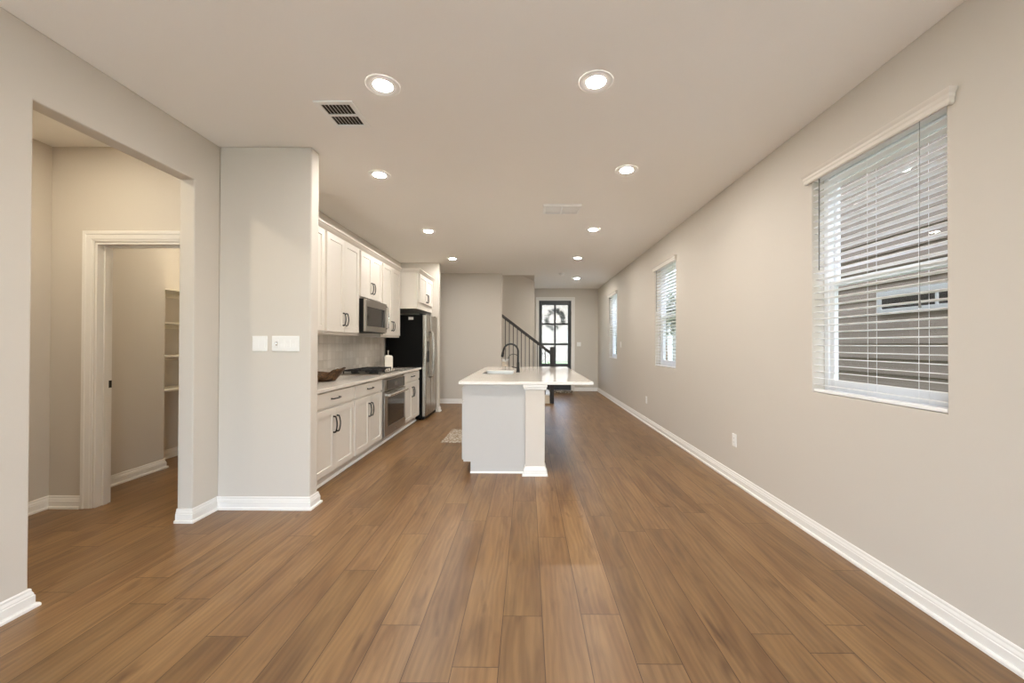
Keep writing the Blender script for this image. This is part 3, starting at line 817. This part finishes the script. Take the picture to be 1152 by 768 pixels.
# microwave
mw = thing('microwave', 'stainless over-the-range microwave below the short cabinet', 'microwave', (-2.25, 5.437, 1.475))
y0, y1 = 5.050, 5.824
obj('case', bx(XL + .004, -2.088, y0, y1, 1.478, 1.898), M['rubber'], mw, .002)
fr = slab(0, -2.088, -2.062, (y0, y1), (1.478, 1.897), [(y0 + .055, y1 - .06, 1.548, 1.802)])
fd_ = obj('door', fr, M['steel'], mw, .003)
obj('window_pane', bx(-2.082, -2.066, y0 + .053, y1 - .058, 1.546, 1.804), M['glassdark'], fd_)
obj('control_strip', bx(-2.066, -2.0645, y1 - .20, y1 - .17, 1.556, 1.80), M['rubber'], fd_)
hb = tube([(-2.06, y1 - .035, 1.86), (-2.028, y1 - .035, 1.845), (-2.02, y1 - .035, 1.70), (-2.028, y1 - .035, 1.55), (-2.06, y1 - .035, 1.535)], .010, 10); obj('handle', hb, M['chrome'], fd_, smooth=True)
obj('vent_grille', bx(-2.40, -2.075, y0 + .02, y1 - .02, 1.470, 1.479), M['rubber'], mw)

# refrigerator
rf = thing('refrigerator', 'stainless side-by-side refrigerator with black side panels', 'refrigerator', (-2.12, 7.29, 0))
y0, y1 = 6.872, 7.712; XC = -1.815; XFD = -1.752
obj('case', bx(XL + .03, XC, y0, y1, .03, 1.82), M['blackside'], rf, .004)
obj('base_grille', bx(XC, -1.775, y0 + .005, y1 - .005, .015, .065), M['rubber'], rf)
for xx in (-2.35, -1.87):
    for yy in (y0 + .06, y1 - .06): obj('foot', lathe([(0, 0), (.022, 0), (.022, .03), (0, .03)], (xx, yy, 0), 12), M['rubber'], rf)
def fdoor(a, b_):
    bm = T(); P = []
    R = .022; base = XC + .004
    P = [(a, base), (a, XFD - R)] + [(a + R - R * math.cos(k * math.pi / 12), XFD - R + R * math.sin(k * math.pi / 12)) for k in range(1, 7)]
    P += [(b_ - R + R * math.sin(k * math.pi / 12), XFD - R + R * math.cos(k * math.pi / 12)) for k in range(0, 7)] + [(b_, base)]
    prism([(x, y) for y, x in P], 2, .07, 1.825, bm); return bm
d1 = obj('freezer_door', fdoor(y0, 7.196), M['steelv'], rf); d2_ = obj('fridge_door', fdoor(7.202, y1), M['steelv'], rf)
def fhandle(y):
    pts = [(XFD - .003, y, 1.54), (XFD + .03, y, 1.53)] + [(XFD + .038 + .022 * math.sin(math.pi * k / 10), y, 1.50 - .74 * k / 10) for k in range(11)] + [(XFD + .03, y, .73), (XFD - .003, y, .72)]
    return tube(pts, .013, 10)
obj('handle', fhandle(7.160), M['steelv'], d1, smooth=True); obj('handle', fhandle(7.238), M['steelv'], d2_, smooth=True)
obj('dispenser', bx(XFD - .004, XFD + .004, 6.94, 7.09, 1.20, 1.37), M['dispense'], d1, .003)
obj('dispenser_recess', bx(XFD - .004, XFD + .003, 6.94, 7.09, 1.0, 1.198), M['rubber'], d1, .003)
sk = obj('energy_sticker', bx(-2.06, -1.975, y0 - .0012, y0 + .0002, 1.738, 1.785), M['sticker'], rf); sk['label'] = 'small white sticker'
# hinge caps
for yy in (y0 + .05, y1 - .05): obj('hinge_cap', bx(XC - .06, XFD - .02, yy - .025, yy + .025, 1.8255, 1.842), M['rubber'], rf, .003)

# carved wooden bowl
random.seed(2)
def bowl():
    bm = T(); c = Vector((-2.215, 4.33, .9145)); N = 72
    def rim(a):
        h = .124 + .014 * math.sin(2 * a + .6) + .012 * math.sin(3 * a + 2.1) + .007 * math.sin(7 * a)
        k = abs(((a + 1.22 + math.pi) % (2 * math.pi)) - math.pi)
        k2 = math.pi - k
        return h - .042 * math.exp(-(k / .34) ** 2) - .045 * math.exp(-(k2 / .45) ** 2)
    def rad(a): return 1 + .08 * math.sin(3 * a + 1) + .05 * math.sin(5 * a) + .025 * math.sin(9 * a + 2)
    rings = []
    for (t, r, off) in ((0, .105, 0), (.25, .13, 0), (.5, .152, 0), (.75, .175, 0), (1, .197, 0), (1.01, .183, 0), (.8, .158, 0), (.55, .135, 0), (.3, .09, 0), (.2, .03, 0)):
        rg = []
        for k in range(N):
            a = 2 * math.pi * k / N; rr = r * (1 + (rad(a) - 1) * min(1, t + .4)); hh = max(rim(a), .03) * t if t > .25 or True else 0
            if len(rings) >= 8: hh = .022 if len(rings) == 8 else .018
            rg.append(bm.verts.new((c.x + rr * math.cos(a), c.y + rr * 1.0 * math.sin(a), c.z + hh)))
        rings.append(rg)
    for a, b_ in zip(rings, rings[1:]):
        for k in range(N): bm.faces.new([a[k], a[(k + 1) % N], b_[(k + 1) % N], b_[k]])
    bm.faces.new(rings[0]); bm.faces.new(rings[-1]); return bm
tag(recenter(obj('wooden_bowl', bowl(), M['bowl'], smooth=True), (-2.215, 4.33, .9145)), 'rustic carved wooden bowl with jagged rim on the kitchen worktop', 'bowl')

# square white bottle beside the fridge
sb = thing('soap_bottle', 'square white bottle with slim metal neck beside the fridge', 'bottle', (-2.26, 6.45, .914))
def sq_bottle(c, s, rot):
    bm = T(); rings = []
    for k, z in ((.9, 0), (1, .006), (1, .185), (.94, .205), (.70, .217), (.28, .222), (.22, .225)):
        rg = []; h = s * k; r = .018 * k
        for q in range(4):
            cx, cy = ((1, 1), (-1, 1), (-1, -1), (1, -1))[q]
            for j in range(5):
                a = q * math.pi / 2 + j * math.pi / 8
                x = cx * (h - r) + r * math.cos(a); y = cy * (h - r) + r * math.sin(a)
                rg.append(bm.verts.new((c[0] + x * math.cos(rot) - y * math.sin(rot), c[1] + x * math.sin(rot) + y * math.cos(rot), c[2] + z)))
        rings.append(rg)
    n = 20
    for a, b_ in zip(rings, rings[1:]):
        for i in range(n): bm.faces.new([a[i], a[(i + 1) % n], b_[(i + 1) % n], b_[i]])
    bm.faces.new(rings[0]); bm.faces.new(rings[-1]); return bm
obj('bottle_body', sq_bottle((-2.26, 6.45, .914), .064, .5), M['ceramic'], sb)
obj('neck', lathe([(.016, .222), (.016, .235), (.012, .238), (.012, .285), (.018, .288), (.018, .298), (0, .300)], (-2.26, 6.45, .914), 16), M['chrome'], sb, smooth=False)

# ------------------------------------------------------------------ island
isl = thing('kitchen_island', 'pale kitchen island base with square column at its near corner', 'island', (-.25, 5.3, 0))
iy0, iy1 = 4.09, 6.60; ix0, ix1 = -.655, -.02; IZ = .913
bm = prism([(iy0, .115), (iy0, IZ), (4.96, IZ), (4.96, .70), (5.72, .70), (5.72, IZ), (iy1, IZ), (iy1, .115)], 0, ix0, ix1)
obj('island_body', bm, M['island'], isl)
obj('plinth', bx(ix0 + .075, ix1, iy0, iy1, 0, .115), M['island'], isl)
obj('end_panel_trim', bx(ix1 - .018, ix1 + .001, iy0 - .006, iy0, 0, IZ), M['island'], isl)
obj('base_shoe', sweep([(ix0 + .073, iy0), (ix1 - .02, iy0)], [(0, 0), (.014, 0), (.013, .007), (.008, .013), (0, .015)]), M['trim'], isl)
obj('knee_wall', bx(ix1 + .001, .12, 4.16, iy1, 0, IZ), M['wall'], isl)
def column(yc0):
    cx0, cx1 = -.019, .176; y0, y1 = yc0, yc0 + .195
    c = obj('column', bx(cx0, cx1, y0, y1, 0, IZ), M['tan_w'], isl, .003)
    P = [(0, 0), (.030, 0), (.030, .010), (.027, .016), (.017, .018), (.017, .058), (.013, .062), (.013, .070), (.007, .082), (.005, .09), (0, .092)]
    def ringpath(p, z0, nm):
        q = [(cx0, y1), (cx0, y0), (cx1, y0), (cx1, y1)]
        q = q[::1]
        b2 = sweep([(cx0 + .05, y0), (cx0, y0)][::-1], p, z0) if False else None
        pts = [(cx0, y1 - .001), (cx0, y0), (cx1, y0), (cx1, y1 - .001)]
        return obj(nm, sweep(pts, p, z0), M['trim'], c)
    ringpath(P, 0, 'column_base')
    ringpath([(0, .0), (.006, .0), (.008, .006), (.016, .012), (.018, .03), (.024, .034), (.024, .054), (0, .054)], IZ - .055, 'column_capital')
M['tan_w'] = wallpaint('column_paint', C(214, 205, 194), 0.6, 0.05)
column(4.012)
FXn = lambda u, v, n: (n, u, v)
ys = [iy0 + .03, 4.70, 5.02, 5.72, 6.16, iy1 - .02]
for a, b_ in zip(ys, ys[1:]):
    dwr = obj('drawer', slabfront(FXn, a + .008, b_ - .008, .735, .87, ix0 - .001, ix0 - .022), M['island'], isl); obj('handle', pull(FXn, (a + b_) / 2, .80, ix0 - .022, .13, False, -1), M['black'], dwr, smooth=True)
    dd = obj('door', shaker(FXn, a + .008, b_ - .008, .125, .715, ix0 - .001, ix0 - .022), M['island'], isl); obj('handle', pull(FXn, b_ - .05, .60, ix0 - .022, .13, True, -1), M['black'], dd, smooth=True)

it = thing('island_worktop', 'white polished quartz top of the kitchen island, overhanging on the right', 'worktop', (-.01, 5.34, .914))
SKX = (-.575, -.185); SKY_ = (5.00, 5.68)
obj('slab', slab(2, .9145, .945, (-.692, .660), (3.985, 6.70), [(SKX[0], SKX[1], SKY_[0], SKY_[1])]), M['quartz'], it, .003)
sk = thing('kitchen_sink', 'undermount stainless sink in the island worktop', 'sink', (-.38, 5.34, .72))
mp = lambda u, v, n: (u, v, n)
obj('basin', panel(mp, SKX[0] + .001, SKX[1] - .001, SKY_[0] + .001, SKY_[1] - .001, [(.03, .725), (.001, .74), (.0, .938), (.004, .938), (.010, .75), (.04, .735)]), M['steel'], sk)
obj('drain', lathe([(0, .003), (.03, .003), (.04, .0), (0, 0)], (-.38, 5.34, .735), 20), M['steel'], sk)

fx, fy, fz = -.125, 5.32, .945
fc = thing('kitchen_faucet', 'matte black gooseneck faucet on the island worktop', 'faucet', (fx, fy, fz))
obj('base', lathe([(.028, 0), (.028, .008), (.024, .012), (.022, .05), (.020, .055), (.018, .13), (.015, .135)], (fx, fy, fz), 24), M['black'], fc, smooth=False)
R = .098; zc = 1.334 - R - .012
P = [(fx, fy, fz + .1), (fx, fy, 1.12), (fx, fy, zc)] + [(fx - R + R * math.cos(a * math.pi / 14), fy, zc + R * math.sin(a * math.pi / 14)) for a in range(1, 13)]
P += [(P[-1][0] - .012, fy, P[-1][2] - .045)]
obj('spout', tube(P, .0125, 12), M['black'], fc, smooth=True)
e = Vector(P[-1]); dn = Vector((-.20, 0, -1)).normalized()
obj('spray_head', tube([e, e + dn * .01, e + dn * .06, e + dn * .075], [.0125, .017, .019, .017], 14), M['black'], fc, smooth=True)
hb = tube([(fx, fy, fz + .055), (fx - .03, fy - .004, fz + .06), (fx - .085, fy - .008, fz + .075)], [.010, .0075, .006], 10); obj('lever', hb, M['black'], fc, smooth=True)
sf = thing('filter_tap', 'slim black water tap right behind the gooseneck faucet', 'faucet', (fx + .005, fy + .09, fz))
R = .07; zc = 1.125
P = [(fx + .005, fy + .09, fz), (fx + .005, fy + .09, 1.05), (fx + .005, fy + .09, zc)] + [(fx + .005 - R + R * math.cos(a * math.pi / 12), fy + .09, zc + R * .85 * math.sin(a * math.pi / 12)) for a in range(1, 12)]
P.append((P[-1][0] - .004, fy + .09, P[-1][2] - .02))
obj('spout', tube(P, .005, 10), M['black'], sf, smooth=True)
obj('base', lathe([(.017, 0), (.017, .006), (.012, .01), (.010, .05), (.006, .055)], (fx + .005, fy + .09, fz), 16), M['black'], sf)

# kitchen rug in the aisle
rg = panel(lambda u, v, n: (u, v, n), -1.155, -.69, 5.32, 6.15, [(0, .0005), (0, .006), (.005, .009)])
tag(recenter(obj('aisle_rug', rg, M['rug']), (-.92, 5.73, 0)), 'small cream patterned rug on the kitchen aisle floor beside the island', 'rug')
dm = panel(lambda u, v, n: (u, v, n), .62, 1.28, 10.80, 11.26, [(0, .0005), (0, .009), (.005, .012)])
tag(recenter(obj('door_mat', dm, M['mat']), (.95, 11.03, 0)), 'patterned doormat on the floor in front of the black entry door', 'doormat')

# ------------------------------------------------------------------ stairs
st = thing('staircase', 'staircase with pale risers rising leftwards behind the island', 'stairs', (-.6, 9.43, 0))
RUN, RISE = .25, .19
sm = T(); tm = T()
for i in range(14):
    xn = .50 - i * RUN; z1 = (i + 1) * RISE
    box(sm, xn - RUN, xn, 8.995 if i > 3 else 8.915, 9.978, 0 if i == 0 else max(0, z1 - RISE - .3), z1 - .028)
    box(tm, xn - RUN, xn + .026, 8.995 if i > 3 else (8.985 if i == 0 else 8.905), 9.978, z1 - .028, z1)
obj('risers', sm, M['tan'], st); obj('treads', tm, M['trim'], st, .006)
slope = RISE / RUN
side = T(); prism([(.49, 0), (.49, .12), (-.57, .12 + 1.06 * slope), (-.57, 0)], 1, 8.893, 8.9145, side); obj('stringer', side, M['tan'], st)
rl = thing('stair_railing', 'dark wood stair handrail with slim black balusters and square newel', 'railing', (.55, 8.90, 0))
ny = 8.932
nm = bx(.504, .594, ny - .045, ny + .045, 0, 1.245); box(nm, .499, .599, ny - .05, ny + .05, 1.245, 1.258); obj('newel_post', nm, M['darkwood'], rl, .004)
hr = T(); zr = lambda x: 1.125 + (.504 - x) * .765
prism([(.505, zr(.505) - .03), (.505, zr(.505) + .048), (-.572, zr(-.572) + .048), (-.572, zr(-.572) - .03)], 1, 8.932 - .03, 8.932 + .03, hr); obj('handrail', hr, M['darkwood'], rl, .008)
for i in range(11):
    x = -.498 + i * .0898
    k = min(int((.526 - x) / RUN) + 1, 5)
    obj('baluster', bx(x - .0085, x + .0085, 8.924, 8.941, k * RISE + .0005, zr(x) - .02), M['black'], rl)

# ------------------------------------------------------------------ outside
structure('ground', bx(-40, 60, -40, 70, -.32, -.14), M['grass'])
structure('path', bx(-.6, 2.1, 11.42, 19, -.14, -.03), M['concrete'])
structure('patio', bx(-5, 4.3, -9, -2.76, -.14, -.03), M['patio'])  # unseen bounce surface outside the rear glazing
# unseen upper storey and roof added to shade the alley, and a porch
HT = 4.95
structure('wall_added_upper_right', bx(2.05, 2.157, -2.72, 11.46, H + .14, HT), M['siding'])
structure('wall_added_upper_left', bx(-4.4, -4.3, -2.72, 11.46, H + .14, HT), M['siding'])
structure('wall_added_upper_front', bx(-4.3, 2.05, 11.36, 11.46, H + .14, HT), M['siding'])
structure('wall_added_upper_rear', bx(-4.3, 2.05, -2.72, -2.62, H + .14, HT), M['siding'])
structure('roof', bx(-4.7, 2.25, -3.0, 11.8, HT, HT + .2), M['roof'])
structure('added_porch_roof', bx(-2.0, 2.3, 11.46, 13.4, 2.78, 2.95), M['vinyl'])  # added porch cover, cuts the brightness behind the front door
structure('porch_pillar', bx(-.62, -.42, 13.1, 13.3, -.14, 2.78), M['vinyl'], .01)
def lap(y0, y1, x, z0, z1, exp, m, parent):
    P = []; z = z0
    while z < z1 - 1e-4:
        P += [(x - .022, z), (x - .006, min(z + exp, z1))]; z += exp
    P += [(x + .12, z1), (x + .12, z0)]
    return obj('lap_siding', prism(P, 1, y0, y1), m, parent)
nh = thing('neighbour_house', 'taupe lap-sided house close outside the nearest window', 'house', (4.46, 4.3, -.14))
lap(-6, 9.4, 4.4, -.14, 5.04, .185, M['siding'], nh)
wy0, wy1, wz0, wz1 = 3.55, 5.0, 1.70, 1.975
fr = slab(0, 4.36, 4.385, (wy0, wy1), (wz0, wz1), [(wy0 + .06, (wy0 + wy1) / 2 - .015, wz0 + .06, wz1 - .06), ((wy0 + wy1) / 2 + .015, wy1 - .06, wz0 + .06, wz1 - .06)])
wf = obj('window_frame', fr, M['greyvinyl'], nh, .004); obj('pane', bx(4.372, 4.379, wy0 + .05, wy1 - .05, wz0 + .05, wz1 - .05), M['glassdark'], wf)
obj('eave', bx(4.25, 4.6, -6.3, 9.8, 5.04, 5.2), M['vinyl'], nh)
h2 = thing('far_house', 'cream house with grey roof outside, seen through the middle window', 'house', (7.4, 18.5, -.14))
b2 = T(); lap(15.0, 23, 5.6, -.14, 2.5, .185, M['cream'], h2)
obj('wall', bx(5.6, 10, 15.0, 15.1, -.14, 2.5), M['cream'], h2)
obj('roof', prism([(5.1, 2.45), (5.1, 2.6), (7.8, 4.6), (10.5, 2.6), (10.5, 2.45)], 1, 14.6, 23.4), M['roof'], h2)
obj('porch_post', bx(5.2, 5.34, 14.7, 14.84, -.14, 2.45), M['greyvinyl'], h2)
h3 = thing('added_street_house', 'pale house across the street, added to dim the view through the front door glass', 'house', (1, 34, -.14))  # house added to dim the bright view through the front door
P = []; z = -.14
while z < 5.6: P += [(33.978, z), (33.994, z + .2)]; z += .2
obj('lap_siding', prism(P + [(34.1, z), (34.1, -.14)], 0, -12, 13), M['siding'], h3)
obj('roof', prism([(33.4, 5.5), (33.4, 5.7), (37, 8.2), (41, 5.7), (41, 5.5)], 0, -12.6, 13.6), M['roof'], h3)
for xw in (-4.0, 3.4):
    f = obj('window_frame', slab(1, 33.93, 33.975, (xw, xw + 1.6), (.9, 2.5), [(xw + .08, xw + .76, .98, 2.42), (xw + .84, xw + 1.52, .98, 2.42)]), M['greyvinyl'], h3)
    obj('pane', bx(xw + .06, xw + 1.54, 33.955, 33.962, .96, 2.44), M['glassdark'], f)
random.seed(7)
def foliage(c, r, n, bm=None):
    bm = bm or T()
    for i in range(n):
        d = Vector((random.gauss(0, 1), random.gauss(0, 1), random.gauss(0, 1))).normalized() * (random.random() ** .4); p = Vector(c) + Vector((d.x * r[0], d.y * r[1], d.z * r[2]))
        a = Vector((random.gauss(0, 1), random.gauss(0, 1), random.gauss(0, 1))).normalized(); b_ = a.orthogonal().normalized(); c2 = a.cross(b_); L = random.uniform(.06, .13)
        v = [bm.verts.new(p + q) for q in (-b_ * L, c2 * L * .4, b_ * L, -c2 * L * .4)]; bm.faces.new(v[:3]); bm.faces.new([v[0], v[2], v[3]])
    return bm
t = thing('yard_tree', 'leafy green tree in the yard beyond the middle window', 'tree', (4.55, 13.2, -.14))
obj('trunk', tube([(4.55, 13.2, -.14), (4.6, 13.25, 1.0), (4.5, 13.2, 1.9)], [.07, .055, .04], 10), M['bark'], t)
obj('crown', foliage((4.6, 13.2, 2.35), (.7, .8, .75), 700), M['foliage'], t)
t = thing('yard_shrub', 'yellow-green shrub outside the small far window', 'shrub', (3.75, 16.5, -.14))
obj('stem', tube([(3.75, 16.5, -.14), (3.75, 16.5, .7)], .03, 8), M['bark'], t)
obj('foliage', foliage((3.75, 16.5, .95), (.6, .6, .85), 1300), M['foliage'], t)
